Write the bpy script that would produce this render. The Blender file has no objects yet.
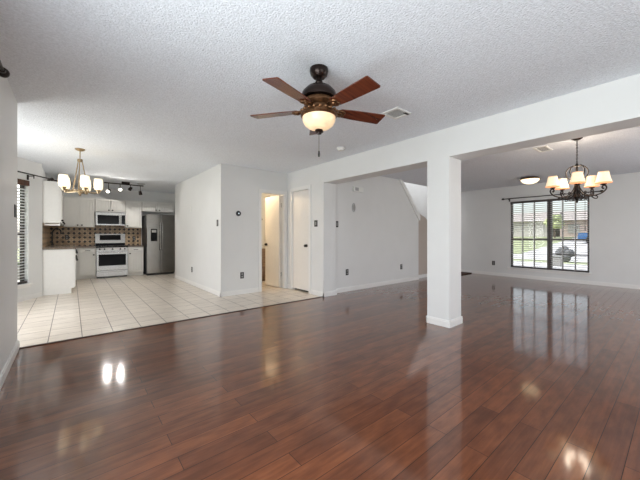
import bpy, bmesh, math, random
from mathutils import Vector, Matrix
random.seed(7)
S = bpy.context.scene
COL = S.collection
PI = math.pi

# ------------------------------------------------------------------ camera, world, sun, daylight, exposure
cam = bpy.data.objects.new('camera', bpy.data.cameras.new('camera'))
COL.objects.link(cam); S.camera = cam
cam.location = (0, 0, 1.131)
cam.rotation_euler = (PI / 2, 0, -math.radians(39.513))
cam.data.sensor_width = 36; cam.data.lens = 36 * 301.51 / 640
cam.data.shift_y = -5.045 / 640
cam.data.clip_start = 0.02; cam.data.clip_end = 300

S.view_settings.view_transform = 'Standard'; S.view_settings.look = 'None'
S.view_settings.gamma = 1; S.view_settings.use_curve_mapping = False
S.view_settings.exposure = 0.14
S.cycles.use_denoising = True
S.cycles.max_bounces = 10; S.cycles.diffuse_bounces = 6; S.cycles.glossy_bounces = 4
S.cycles.caustics_reflective = False; S.cycles.caustics_refractive = False
S.cycles.sample_clamp_indirect = 4

W = bpy.data.worlds.new('sky'); S.world = W; W.use_nodes = True
_n = W.node_tree.nodes; _bg = _n['Background']
_sky = _n.new('ShaderNodeTexSky'); _sky.sky_type = 'NISHITA'; _sky.sun_disc = False
_sky.sun_elevation = math.radians(48); _sky.sun_rotation = math.radians(-30); _sky.dust_density = 3
_hs = _n.new('ShaderNodeHueSaturation'); _hs.inputs['Saturation'].default_value = 0.35
W.node_tree.links.new(_sky.outputs[0], _hs.inputs['Color'])
W.node_tree.links.new(_hs.outputs[0], _bg.inputs['Color'])
_bg.inputs['Strength'].default_value = 0.38

def lamp(name, kind, loc, power, color=(1, 1, 1), size=(1, 1), direction=None, radius=None):
    d = bpy.data.lights.new(name, kind); o = bpy.data.objects.new(name, d); COL.objects.link(o)
    o.location = loc; d.energy = power; d.color = color
    if kind == 'AREA':
        d.shape = 'RECTANGLE'; d.size, d.size_y = size
    if radius is not None and kind in ('POINT', 'SPOT'): d.shadow_soft_size = radius
    if direction is not None:
        o.rotation_euler = Vector(direction).to_track_quat('-Z', 'Y').to_euler()
    return o

sun = lamp('sun', 'SUN', (0, 0, 12), 3.0, (1, .95, .87), direction=(.30, -.62, -.78)); sun.data.angle = .02
# daylight standing in the openings of the house
lamp('daylight_patio', 'AREA', (-.66, .55, 1.1), 102, (.88, .95, 1.0), (2.2, 1.9), (1, -.2, .42))
lamp('daylight_rear', 'AREA', (1.7, -1.78, 1.25), 34, (.92, .97, 1.0), (2.4, 1.6), (.5, 1, .3))
lamp('daylight_dining_rear', 'AREA', (6.6, -1.78, 1.25), 62, (.97, .98, 1.0), (2.4, 1.6), (-.3, 1, .05))
lamp('daylight_nook', 'AREA', (-1.46, 5.5, 1.2), 48, (.97, .98, 1.0), (1.2, 1.7), (1, .1, -.1))
lamp('daylight_upstairs', 'AREA', (7.6, 4.9, 4.4), 42, (.95, .97, 1.0), (2.2, .7), (0, 0, -1))

# ------------------------------------------------------------------ materials
MATS = {}
def _bsdf(m): return m.node_tree.nodes['Principled BSDF']
def mat(name, color, rough=.5, metal=0, emit=None, estr=0, spec=None, noise=0, nscale=20, bump=0, bscale=60, ior=None, coat=0):
    if name in MATS: return MATS[name]
    m = bpy.data.materials.new(name); m.use_nodes = True; MATS[name] = m
    b = _bsdf(m); nt = m.node_tree; L = nt.links
    b.inputs['Base Color'].default_value = (*color, 1); b.inputs['Roughness'].default_value = rough
    b.inputs['Metallic'].default_value = metal
    if ior: b.inputs['IOR'].default_value = ior
    if coat: b.inputs['Coat Weight'].default_value = coat
    if spec is not None: b.inputs['Specular IOR Level'].default_value = spec
    if emit: b.inputs['Emission Color'].default_value = (*emit, 1); b.inputs['Emission Strength'].default_value = estr
    tc = nt.nodes.new('ShaderNodeTexCoord')
    nz = nt.nodes.new('ShaderNodeTexNoise'); nz.inputs['Scale'].default_value = nscale; nz.inputs['Detail'].default_value = 4
    L.new(tc.outputs['Object'], nz.inputs['Vector'])
    rp = nt.nodes.new('ShaderNodeValToRGB'); k = max(noise, .015)
    rp.color_ramp.elements[0].position = .3; rp.color_ramp.elements[1].position = .7
    rp.color_ramp.elements[0].color = (*[c * (1 - k) for c in color], 1)
    rp.color_ramp.elements[1].color = (*[min(1, c * (1 + k)) for c in color], 1)
    L.new(nz.outputs['Fac'], rp.inputs['Fac']); L.new(rp.outputs[0], b.inputs['Base Color'])
    if bump:
        n2 = nt.nodes.new('ShaderNodeTexNoise'); n2.inputs['Scale'].default_value = bscale; n2.inputs['Detail'].default_value = 3
        bp = nt.nodes.new('ShaderNodeBump'); bp.inputs['Strength'].default_value = bump; bp.inputs['Distance'].default_value = .01
        L.new(tc.outputs['Object'], n2.inputs['Vector']); L.new(n2.outputs['Fac'], bp.inputs['Height']); L.new(bp.outputs[0], b.inputs['Normal'])
    return m

def wood_floor():
    m = bpy.data.materials.new('hardwood'); m.use_nodes = True; nt = m.node_tree; N = nt.nodes; L = nt.links; b = _bsdf(m)
    tc = N.new('ShaderNodeTexCoord')
    mp = N.new('ShaderNodeMapping'); mp.inputs['Location'].default_value = (.35, .034, 0); L.new(tc.outputs['Object'], mp.inputs[0])
    br = N.new('ShaderNodeTexBrick'); br.offset = .37; br.offset_frequency = 2; br.inputs['Scale'].default_value = 1
    br.inputs['Brick Width'].default_value = 1.22; br.inputs['Row Height'].default_value = .112
    br.inputs['Mortar Size'].default_value = .0021; br.inputs['Mortar Smooth'].default_value = .6; br.inputs['Bias'].default_value = 0
    br.inputs['Color1'].default_value = (.18, .056, .020, 1); br.inputs['Color2'].default_value = (.108, .032, .012, 1)
    br.inputs['Mortar'].default_value = (.012, .005, .003, 1); L.new(mp.outputs[0], br.inputs['Vector'])
    mg = N.new('ShaderNodeMapping'); mg.inputs['Scale'].default_value = (1.1, 34, 1); L.new(tc.outputs['Object'], mg.inputs[0])
    gr = N.new('ShaderNodeTexNoise'); gr.inputs['Scale'].default_value = 1.6; gr.inputs['Detail'].default_value = 7; gr.inputs['Roughness'].default_value = .62
    gr.inputs['Distortion'].default_value = .25; L.new(mg.outputs[0], gr.inputs['Vector'])
    rp = N.new('ShaderNodeValToRGB'); rp.color_ramp.elements[0].position = .3; rp.color_ramp.elements[0].color = (.80, .77, .74, 1)
    rp.color_ramp.elements[1].position = .68; rp.color_ramp.elements[1].color = (1.14, 1.13, 1.12, 1); L.new(gr.outputs['Fac'], rp.inputs['Fac'])
    mx = N.new('ShaderNodeMixRGB'); mx.blend_type = 'MULTIPLY'; mx.inputs[0].default_value = 1
    L.new(br.outputs['Color'], mx.inputs[1]); L.new(rp.outputs[0], mx.inputs[2])
    mm = N.new('ShaderNodeMapping'); mm.inputs['Scale'].default_value = (4, 13, 1); L.new(tc.outputs['Object'], mm.inputs[0])
    mo = N.new('ShaderNodeTexNoise'); mo.inputs['Scale'].default_value = 1.3; mo.inputs['Detail'].default_value = 5; L.new(mm.outputs[0], mo.inputs['Vector'])
    r2 = N.new('ShaderNodeValToRGB'); r2.color_ramp.elements[0].position = .34; r2.color_ramp.elements[0].color = (.74, .70, .66, 1)
    r2.color_ramp.elements[1].position = .66; r2.color_ramp.elements[1].color = (1.16, 1.16, 1.16, 1); L.new(mo.outputs['Fac'], r2.inputs['Fac'])
    m3 = N.new('ShaderNodeMixRGB'); m3.blend_type = 'MULTIPLY'; m3.inputs[0].default_value = 1
    L.new(mx.outputs[0], m3.inputs[1]); L.new(r2.outputs[0], m3.inputs[2]); L.new(m3.outputs[0], b.inputs['Base Color'])
    b.inputs['IOR'].default_value = 1.5; b.inputs['Coat Weight'].default_value = 1; b.inputs['Coat IOR'].default_value = 1.56; b.inputs['Specular IOR Level'].default_value = .1; b.inputs['Coat Roughness'].default_value = .095
    pass
    rr = N.new('ShaderNodeMapRange'); rr.inputs['To Min'].default_value = .3; rr.inputs['To Max'].default_value = .4
    L.new(gr.outputs['Fac'], rr.inputs['Value']); L.new(rr.outputs[0], b.inputs['Roughness'])
    bp = N.new('ShaderNodeBump'); bp.inputs['Strength'].default_value = .35; bp.inputs['Distance'].default_value = .0015
    sb = N.new('ShaderNodeMath'); sb.operation = 'MULTIPLY_ADD'; sb.inputs[1].default_value = 0.0
    cw = N.new('ShaderNodeMath'); cw.operation = 'MULTIPLY_ADD'; cw.inputs[1].default_value = -.8; cw.inputs[2].default_value = 1.0; L.new(br.outputs['Fac'], cw.inputs[0]); L.new(cw.outputs[0], b.inputs['Coat Weight'])
    L.new(br.outputs['Fac'], sb.inputs[0]); 
    lf = N.new('ShaderNodeTexNoise'); lf.inputs['Scale'].default_value = 2.2; lf.inputs['Detail'].default_value = 1
    ml = N.new('ShaderNodeMapping'); ml.inputs['Scale'].default_value = (.6, 3.5, 1); L.new(tc.outputs['Object'], ml.inputs[0]); L.new(ml.outputs[0], lf.inputs['Vector'])
    sc = N.new('ShaderNodeMath'); sc.operation = 'MULTIPLY'; sc.inputs[1].default_value = .25; L.new(lf.outputs['Fac'], sc.inputs[0]); L.new(sc.outputs[0], sb.inputs[2])
    L.new(sb.outputs[0], bp.inputs['Height']); L.new(bp.outputs[0], b.inputs['Normal']); L.new(bp.outputs[0], b.inputs['Coat Normal'])
    return m

def tile_floor():
    m = bpy.data.materials.new('floor_tile'); m.use_nodes = True; nt = m.node_tree; N = nt.nodes; L = nt.links; b = _bsdf(m)
    tc = N.new('ShaderNodeTexCoord')
    mp = N.new('ShaderNodeMapping'); mp.inputs['Location'].default_value = (.192, .06, 0); L.new(tc.outputs['Object'], mp.inputs[0])
    br = N.new('ShaderNodeTexBrick'); br.offset = 0; br.inputs['Scale'].default_value = 1
    br.inputs['Brick Width'].default_value = .2856; br.inputs['Row Height'].default_value = .2856
    br.inputs['Mortar Size'].default_value = .0042; br.inputs['Mortar Smooth'].default_value = .1
    br.inputs['Color1'].default_value = (.74, .67, .585, 1); br.inputs['Color2'].default_value = (.68, .61, .53, 1)
    br.inputs['Mortar'].default_value = (.15, .105, .075, 1); L.new(mp.outputs[0], br.inputs['Vector'])
    mg = N.new('ShaderNodeMapping'); mg.inputs['Scale'].default_value = (3, 14, 1); L.new(tc.outputs['Object'], mg.inputs[0])
    gr = N.new('ShaderNodeTexNoise'); gr.inputs['Scale'].default_value = 1.5; gr.inputs['Detail'].default_value = 5; L.new(mg.outputs[0], gr.inputs['Vector'])
    rp = N.new('ShaderNodeValToRGB'); rp.color_ramp.elements[0].position = .3; rp.color_ramp.elements[0].color = (.86, .85, .83, 1)
    rp.color_ramp.elements[1].position = .65; rp.color_ramp.elements[1].color = (1.06, 1.05, 1.04, 1); L.new(gr.outputs['Fac'], rp.inputs['Fac'])
    mx = N.new('ShaderNodeMixRGB'); mx.blend_type = 'MULTIPLY'; mx.inputs[0].default_value = 1
    L.new(br.outputs['Color'], mx.inputs[1]); L.new(rp.outputs[0], mx.inputs[2]); L.new(mx.outputs[0], b.inputs['Base Color'])
    b.inputs['Roughness'].default_value = .28
    bp = N.new('ShaderNodeBump'); bp.invert = True; bp.inputs['Strength'].default_value = .4; bp.inputs['Distance'].default_value = .002
    L.new(br.outputs['Fac'], bp.inputs['Height']); L.new(bp.outputs[0], b.inputs['Normal'])
    return m

def backsplash_mat(name, rot):
    m = bpy.data.materials.new(name); m.use_nodes = True; nt = m.node_tree; N = nt.nodes; L = nt.links; b = _bsdf(m)
    tc = N.new('ShaderNodeTexCoord')
    mp = N.new('ShaderNodeMapping'); mp.inputs['Rotation'].default_value = rot; L.new(tc.outputs['Object'], mp.inputs[0])
    sp = N.new('ShaderNodeSeparateXYZ'); L.new(mp.outputs[0], sp.inputs[0])
    P = .112
    def cell(o):
        a = N.new('ShaderNodeMath'); a.operation = 'DIVIDE'; a.inputs[1].default_value = P; L.new(o, a.inputs[0])
        f = N.new('ShaderNodeMath'); f.operation = 'FRACT'; L.new(a.outputs[0], f.inputs[0])
        s = N.new('ShaderNodeMath'); s.operation = 'SUBTRACT'; s.inputs[1].default_value = .5; L.new(f.outputs[0], s.inputs[0])
        q = N.new('ShaderNodeMath'); q.operation = 'ABSOLUTE'; L.new(s.outputs[0], q.inputs[0]); return q
    u, v = cell(sp.outputs['X']), cell(sp.outputs['Y'])
    sm = N.new('ShaderNodeMath'); sm.operation = 'ADD'; L.new(u.outputs[0], sm.inputs[0]); L.new(v.outputs[0], sm.inputs[1])
    lt = N.new('ShaderNodeMath'); lt.operation = 'LESS_THAN'; lt.inputs[1].default_value = .34; L.new(sm.outputs[0], lt.inputs[0])
    mxm = N.new('ShaderNodeMath'); mxm.operation = 'MAXIMUM'; L.new(u.outputs[0], mxm.inputs[0]); L.new(v.outputs[0], mxm.inputs[1])
    gt = N.new('ShaderNodeMath'); gt.operation = 'GREATER_THAN'; gt.inputs[1].default_value = .475; L.new(mxm.outputs[0], gt.inputs[0])
    nz = N.new('ShaderNodeTexNoise'); nz.inputs['Scale'].default_value = 9; nz.inputs['Detail'].default_value = 5; L.new(tc.outputs['Object'], nz.inputs['Vector'])
    rp = N.new('ShaderNodeValToRGB'); rp.color_ramp.elements[0].position = .35; rp.color_ramp.elements[0].color = (.28, .17, .09, 1)
    rp.color_ramp.elements[1].position = .65; rp.color_ramp.elements[1].color = (.60, .44, .27, 1); L.new(nz.outputs['Fac'], rp.inputs['Fac'])
    m1 = N.new('ShaderNodeMixRGB'); m1.inputs[2].default_value = (.30, .21, .13, 1); L.new(gt.outputs[0], m1.inputs[0]); L.new(rp.outputs[0], m1.inputs[1])
    m2 = N.new('ShaderNodeMixRGB'); m2.inputs[2].default_value = (.022, .012, .008, 1); L.new(lt.outputs[0], m2.inputs[0]); L.new(m1.outputs[0], m2.inputs[1])
    L.new(m2.outputs[0], b.inputs['Base Color']); b.inputs['Roughness'].default_value = .35
    return m

def wood_mat(name, c1, c2, rough, stretch):
    m = bpy.data.materials.new(name); m.use_nodes = True; nt = m.node_tree; N = nt.nodes; L = nt.links; b = _bsdf(m)
    tc = N.new('ShaderNodeTexCoord'); mp = N.new('ShaderNodeMapping'); mp.inputs['Scale'].default_value = stretch; L.new(tc.outputs['Object'], mp.inputs[0])
    nz = N.new('ShaderNodeTexNoise'); nz.inputs['Scale'].default_value = 3; nz.inputs['Detail'].default_value = 6; L.new(mp.outputs[0], nz.inputs['Vector'])
    rp = N.new('ShaderNodeValToRGB'); rp.color_ramp.elements[0].position = .3; rp.color_ramp.elements[0].color = (*c1, 1)
    rp.color_ramp.elements[1].position = .7; rp.color_ramp.elements[1].color = (*c2, 1); L.new(nz.outputs['Fac'], rp.inputs['Fac'])
    L.new(rp.outputs[0], b.inputs['Base Color']); b.inputs['Roughness'].default_value = rough
    return m

def glass_mat():
    m = bpy.data.materials.new('window_glass'); m.use_nodes = True; nt = m.node_tree; N = nt.nodes; L = nt.links
    for n in list(N):
        if n.type == 'BSDF_PRINCIPLED': N.remove(n)
    out = [n for n in N if n.type == 'OUTPUT_MATERIAL'][0]
    t = N.new('ShaderNodeBsdfTransparent'); t.inputs[0].default_value = (.95, .97, .97, 1)
    g = N.new('ShaderNodeBsdfGlossy'); g.inputs['Roughness'].default_value = .02
    mx = N.new('ShaderNodeMixShader'); mx.inputs[0].default_value = .012
    L.new(t.outputs[0], mx.inputs[1]); L.new(g.outputs[0], mx.inputs[2]); L.new(mx.outputs[0], out.inputs[0])
    return m

M = dict(
    wall=mat('wall_paint', (.73, .73, .722), .55, noise=.012, nscale=3, bump=.05, bscale=90),
    ceil=mat('popcorn_ceiling', (.79, .825, .875), .9, noise=.10, nscale=85, bump=.9, bscale=75),
    trim=mat('white_trim', (.80, .79, .77), .35),
    wood=wood_floor(), tile=tile_floor(),
    door=mat('door_paint', (.78, .75, .71), .4, bump=.04, bscale=20),
    cab=mat('cabinet_white', (.78, .77, .74), .38),
    black=mat('black_plastic', (.012, .011, .011), .35),
    socket=mat('grey_socket', (.30, .29, .28), .4),
    bronze=mat('dark_bronze', (.022, .012, .009), .25, .6, noise=.2),
    goldbronze=mat('rubbed_bronze', (.17, .085, .04), .35, .85, noise=.35, nscale=40),
    iron=mat('wrought_iron', (.025, .019, .016), .4, .6),
    brass=mat('brushed_brass', (.40, .31, .20), .34, 1),
    steel=mat('stainless_steel', (.33, .315, .295), .22, 1, noise=.05, nscale=6),
    steel2=mat('bright_steel', (.43, .42, .405), .26, 1),
    blackglass=mat('black_glass', (.008, .008, .009), .1, spec=.1),
    granite=mat('granite', (.17, .13, .10), .2, noise=.6, nscale=120),
    winframe=mat('bronze_window_frame', (.055, .045, .042), .45),
    slat=mat('blind_slat', (.72, .70, .69), .5),
    slatw=mat('white_slat', (.80, .81, .83), .5),
    valance=wood_mat('walnut_valance', (.05, .018, .008), (.13, .05, .02), .4, (12, 2, 2)),
    blade=wood_mat('mahogany_blade', (.055, .011, .006), (.14, .034, .014), .22, (1, 14, 1)),
    bowl=mat('alabaster_glass', (.70, .56, .38), .3, emit=(1, .66, .36), estr=.5, noise=.22, nscale=14),
    shadew=mat('frosted_glass_shade', (.9, .85, .75), .3, emit=(1, .78, .46), estr=1.15),
    shadef=mat('fabric_shade', (.80, .68, .54), .8, emit=(1, .74, .46), estr=.72, noise=.10, nscale=50),
    shadedim=mat('dim_fabric_shade', (.62, .46, .32), .8, emit=(1, .6, .34), estr=.22, noise=.10, nscale=50),
    shadeband=mat('shade_trim_band', (.72, .55, .38), .8, emit=(1, .50, .26), estr=.45),
    flush=mat('flush_glass', (.9, .8, .65), .3, emit=(1, .78, .48), estr=1.8),
    spotlit=mat('lit_spot_lens', (.9, .9, .85), .3, emit=(1, .93, .82), estr=4),
    glass=glass_mat(),
    white=mat('white_plastic', (.80, .80, .77), .4),
    grey=mat('grey_grille', (.42, .42, .42), .6),
    darkgrille=mat('dark_slots', (.05, .05, .05), .7),
    strip=mat('wood_threshold', (.06, .025, .014), .3, noise=.3),
    grass=mat('lawn', (.30, .33, .19), .9, noise=.3, nscale=3),
    concrete=mat('concrete', (.52, .51, .52), .85, noise=.1, nscale=2),
    asphalt=mat('asphalt', (.34, .33, .33), .9, noise=.1, nscale=5),
    brick=mat('brick_wall', (.47, .37, .34), .9, noise=.25, nscale=12),
    siding=mat('beige_siding', (.52, .49, .47), .8),
    roof=mat('shingle_roof', (.36, .32, .31), .9, noise=.2, nscale=8),
    carblue=mat('blue_car_paint', (.03, .12, .30), .25, coat=.5),
    tyre=mat('tyre_rubber', (.015, .015, .015), .7),
    leaf=mat('light_leaves', (.38, .42, .22), .8, noise=.35, nscale=6),
    bush=mat('dark_leaves', (.13, .13, .14), .85, noise=.4, nscale=30),
    bark=mat('tree_bark', (.10, .07, .05), .9),
    vanity=wood_mat('vanity_wood', (.26, .18, .13), (.38, .28, .20), .4, (2, 2, 12)),
    mat=mat('door_mat', (.045, .018, .012), .9, noise=.3, nscale=80),
    steplam=mat('stair_tread', (.10, .04, .02), .3),
    fridgeside=mat('fridge_side', (.03, .03, .032), .45),
)
M['splash_back'] = backsplash_mat('backsplash_tile', (PI / 2, 0, 0))
M['splash_side'] = backsplash_mat('backsplash_tile_side', (0, PI / 2, 0))

# ------------------------------------------------------------------ mesh helpers
ORIG = {}
class MB:
    def __init__(s, mtx=None): s.bm = bmesh.new(); s.m = mtx
    def _add(s, vs, faces):
        v = [s.bm.verts.new((s.m @ Vector(p)) if s.m is not None else p) for p in vs]
        out = []
        for f in faces:
            try: out.append(s.bm.faces.new([v[i] for i in f]))
            except ValueError: pass
        return v, out
    def box(s, x0, x1, y0, y1, z0, z1, bevel=0):
        s.k = getattr(s, 'k', -1) + 1; e = .00011 * (s.k % 6)      # boxes of one mesh never share a face plane
        x0 -= e; x1 += e; y0 -= e; y1 += e; z1 += e
        vs = [(x, y, z) for z in (z0, z1) for y in (y0, y1) for x in (x0, x1)]
        v, f = s._add(vs, [(0, 2, 3, 1), (4, 5, 7, 6), (0, 1, 5, 4), (2, 6, 7, 3), (0, 4, 6, 2), (1, 3, 7, 5)])
        if bevel:
            es = list({e for fc in f for e in fc.edges})
            bmesh.ops.bevel(s.bm, geom=es, offset=bevel, segments=2, affect='EDGES', profile=.6)
        return s
    def prism(s, poly, axis, a, b):
        def P(p, t):
            return {'x': (t, p[0], p[1]), 'y': (p[0], t, p[1]), 'z': (p[0], p[1], t)}[axis]
        n = len(poly); vs = [P(p, a) for p in poly] + [P(p, b) for p in poly]
        s._add(vs, [tuple(range(n))[::-1], tuple(range(n, 2 * n))] + [(i, (i + 1) % n, n + (i + 1) % n, n + i) for i in range(n)])
        return s
    def tube(s, pts, r, n=8, closed=False):
        pts = [Vector(p) for p in pts]; k = len(pts); rs = r if isinstance(r, (list, tuple)) else [r] * k
        rings = []; up = None
        for i, p in enumerate(pts):
            if closed: t = pts[(i + 1) % k] - pts[i - 1]
            else: t = pts[min(i + 1, k - 1)] - pts[max(i - 1, 0)]
            t.normalize()
            if up is None: up = Vector((0, 0, 1)) if abs(t.z) < .9 else Vector((1, 0, 0))
            u = (up - t * up.dot(t)); 
            if u.length < 1e-4: u = t.orthogonal()
            u.normalize(); w = t.cross(u); up = u
            rings.append([p + (u * math.cos(2 * PI * j / n) + w * math.sin(2 * PI * j / n)) * rs[i] for j in range(n)])
        vs = [tuple(q) for rg in rings for q in rg]; fs = []
        for i in range(k if closed else k - 1):
            a, b = i * n, ((i + 1) % k) * n
            fs += [(a + j, a + (j + 1) % n, b + (j + 1) % n, b + j) for j in range(n)]
        if not closed: fs += [tuple(range(n))[::-1], tuple(range((k - 1) * n, k * n))]
        s._add(vs, fs); return s
    def cyl(s, p0, p1, r0, r1=None, n=16): return s.tube([p0, p1], [r0, r0 if r1 is None else r1], n)
    def lathe(s, prof, c=(0, 0, 0), n=28, axis='z'):
        vs = []; fs = []
        for r, z in prof:
            for j in range(n):
                a = 2 * PI * j / n; q = (max(r, 1e-4) * math.cos(a), max(r, 1e-4) * math.sin(a), z)
                if axis == 'x': q = (q[2], q[0], q[1])
                if axis == 'y': q = (q[0], q[2], q[1])
                vs.append((c[0] + q[0], c[1] + q[1], c[2] + q[2]))
        for i in range(len(prof) - 1):
            fs += [(i * n + j, i * n + (j + 1) % n, (i + 1) * n + (j + 1) % n, (i + 1) * n + j) for j in range(n)]
        fs += [tuple(range(n)), tuple(range((len(prof) - 1) * n, len(prof) * n))]
        s._add(vs, fs); return s
    def ball(s, c, r, n=12, sc=(1, 1, 1)):
        m = n // 2
        vs = [(c[0] + r * sc[0] * math.sin(PI * i / m) * math.cos(2 * PI * j / n), c[1] + r * sc[1] * math.sin(PI * i / m) * math.sin(2 * PI * j / n),
               c[2] + r * sc[2] * math.cos(PI * i / m)) for i in range(1, m) for j in range(n)]
        fs = [(i * n + j, i * n + (j + 1) % n, (i + 1) * n + (j + 1) % n, (i + 1) * n + j) for i in range(m - 2) for j in range(n)]
        k = len(vs); vs += [(c[0], c[1], c[2] + r * sc[2]), (c[0], c[1], c[2] - r * sc[2])]
        fs += [(k, (j + 1) % n, j) for j in range(n)] + [(k + 1, (m - 2) * n + j, (m - 2) * n + (j + 1) % n) for j in range(n)]
        s._add(vs, fs); return s
    def build(s, name, material, parent=None, smooth=False):
        bmesh.ops.recalc_face_normals(s.bm, faces=s.bm.faces)
        me = bpy.data.meshes.new(name)
        o = bpy.data.objects.new(name, me); COL.objects.link(o)
        vs = [v.co.copy() for v in s.bm.verts]
        if parent is None:
            lo = Vector([min(v[i] for v in vs) for i in range(3)]); hi = Vector([max(v[i] for v in vs) for i in range(3)])
            org = Vector(((lo.x + hi.x) / 2, (lo.y + hi.y) / 2, lo.z)); o.location = org
            if material in (M['wood'], M['tile'], M['splash_back'], M['splash_side'], M['ceil'], M['wall']): org = Vector((0, 0, 0)); o.location = org
        else:
            org = ORIG[parent.name]; o.parent = parent
        ORIG[o.name] = org
        bmesh.ops.translate(s.bm, verts=s.bm.verts, vec=-org)
        s.bm.to_mesh(me); s.bm.free()
        me.materials.append(material)
        if smooth:
            for p in me.polygons: p.use_smooth = True
            me.set_sharp_from_angle(angle=math.radians(42))
        return o

def tag(o, label=None, cat=None, group=None, kind=None):
    if label: o['label'] = label
    if cat: o['category'] = cat
    if group: o['group'] = group
    if kind: o['kind'] = kind
    return o
def thing(name, loc, label=None, cat=None, group=None, kind=None, rz=0, local=False):
    o = bpy.data.objects.new(name, None); COL.objects.link(o); o.location = loc; o.rotation_euler = (0, 0, rz)
    o.empty_display_size = .05
    ORIG[o.name] = Vector((0, 0, 0)) if local else Vector(loc)
    return tag(o, label, cat, group, kind)
def struct(name, mb, m, label=None, cat=None):
    return tag(mb.build(name, m), label, cat, kind='structure')
def copy_tree(o, parent=None):
    c = o.copy(); COL.objects.link(c)
    ORIG[c.name] = ORIG[o.name]
    if parent is not None: c.parent = parent
    for ch in list(o.children): copy_tree(ch, c)
    return c
def bez(pts, n=8):
    """smooth Catmull-Rom path through points"""
    P = [Vector(p) for p in pts]; P = [P[0] * 2 - P[1]] + P + [P[-1] * 2 - P[-2]]; out = []
    for i in range(1, len(P) - 2):
        for k in range(n):
            t = k / n; a, b, c, d = P[i - 1], P[i], P[i + 1], P[i + 2]
            out.append(.5 * ((2 * b) + (c - a) * t + (2 * a - 5 * b + 4 * c - d) * t * t + (3 * b - a - 3 * c + d) * t ** 3))
    out.append(P[-2]); return out

H = 2.44
def wall_x(mb, x0, x1, y0, y1, ops=(), z0=0, z1=H):
    """wall running along y between y0 and y1, openings (ya, yb, za, zb)"""
    c = y0
    for ya, yb, za, zb in sorted(ops):
        if ya > c: mb.box(x0, x1, c, ya, z0, z1)
        if za > z0: mb.box(x0, x1, ya, yb, z0, za)
        if zb < z1: mb.box(x0, x1, ya, yb, zb, z1)
        c = yb
    if c < y1: mb.box(x0, x1, c, y1, z0, z1)
    return mb
def wall_y(mb, y0, y1, x0, x1, ops=(), z0=0, z1=H):
    c = x0
    for xa, xb, za, zb in sorted(ops):
        if xa > c: mb.box(c, xa, y0, y1, z0, z1)
        if za > z0: mb.box(xa, xb, y0, y1, z0, za)
        if zb < z1: mb.box(xa, xb, y0, y1, zb, z1)
        c = xb
    if c < x1: mb.box(c, x1, y0, y1, z0, z1)
    return mb

# ------------------------------------------------------------------ room shell
X1, XB = 3.5545, 3.860          # beam wall faces
XL, XK, XD = -.413, 2.109, 9.12
YB, YW, YE, YR = 4.221, 5.406, 4.32, -1.6
BBM = 2.0885
struct('floor', MB().box(-.6, X1 + .1, YR - .2, YB, -.12, 0).box(X1 + .1, XD + .2, YR - .2, 5.6, -.12, 0), M['wood'])
struct('floor_tile', MB().box(-1.9, X1 + .1, YB, 10.6, -.12, .0).box(X1 + .1, 4.5, 5.6, 10.6, -.12, 0), M['tile'])
struct('trim_1', MB().box(XL - .14, X1, YB - .018, YB + .018, 0, .008, .003), M['strip'])
cl = MB().box(-2.4, 3.7, YR - 1.2, 10.6, H, H + .2)  # slab also runs past the walls as an unseen eave, added to block sun
struct('ceiling', cl, M['ceil'])
struct('ceiling_dining', MB().box(3.7, XD + 1.2, YR - 1.2, 4.44, H, H + .2).box(3.7, 5.4, 4.44, 10.6, H, H + .2), M['ceil'])

PW = (-.65, 1.75, .0, 2.06)      # patio opening in the left wall
struct('wall_left', wall_x(MB(), XL - .13, XL, YR, YB, [PW]), M['wall'])
struct('wall_rear', wall_y(MB(), YR - .13, YR, XL - .13, XD + .13, [(.4, 3.0, .4, 2.05), (5.3, 7.9, .4, 2.05)]), M['wall'])
# breakfast nook: wall turns out, runs back and comes in at an angle with window_2
A = Vector((-.43, 7.53, 0)); dn = Vector((-.54838, -.83623, 0)); nn = Vector((.83623, -.54838, 0))   # along the wall, into the room
struct('wall_nook', wall_x(MB(), -1.43, -1.30, YB - .13, 6.25, [(4.7, 6.1, .35, 2.05)]).box(-1.43, XL - .13, YB - .13, YB, 0, H), M['wall'])
MXN = Matrix.Translation(A) @ Matrix(((dn.x, nn.x, 0, 0), (dn.y, nn.y, 0, 0), (0, 0, 1, 0), (0, 0, 0, 1)))   # local x along the wall, y into the room
nk = MB(MXN)
wall_y(nk, -.13, 0, -.03, 1.72, [(.273, 1.15, .29, 2.06)])
struct('wall_nook_angled', nk, M['wall'])
struct('wall_kitchen_left', MB().box(-.56, -.43, 7.53, 10.43, 0, H), M['wall'])
struct('wall_kitchen_back', MB().box(-.56, 4.5, 10.30, 10.43, 0, H), M['wall'])
struct('wall_kitchen_right', MB().box(XK, XK + .12, YW + .12, 8.556, 0, H).box(XK + .12, 2.75, 8.44, 8.556, 0, H).box(2.65, 2.75, 8.556, 10.3, 0, H), M['wall'])
DW = (2.935, 3.475, 0, 1.99)     # doorway into the small lit room
struct('wall_hall', wall_y(MB(), YW, YW + .12, XK, XB, [DW]), M['wall'])
CW = (4.640, 5.222, 0, 2.035)
struct('wall_closet', wall_x(MB(), X1, XB, 4.207, YW, [CW]), M['wall'])
struct('wall_header', MB().box(X1, XB, YR, 4.207, BBM, H), M['wall'])
struct('column', MB().box(X1, XB, 1.834, 2.128, 0, BBM), M['wall'])
st = MB().prism([(XB, 0), (6.81, 0), (6.81, 1.62), (6.075, H), (XB, H)], 'y', YE, YE + .11)
struct('wall_stair', st, M['wall'])
struct('wall_stair_recess', MB().prism([(6.70, 0), (8.35, 0), (8.35, .95), (7.30, 1.60), (6.70, 1.80)], 'y', YE + .115, YE + .16), mat('beige_stair_side', (.50, .43, .38), .6))  # beige, darker than the entry wall beside it
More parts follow.
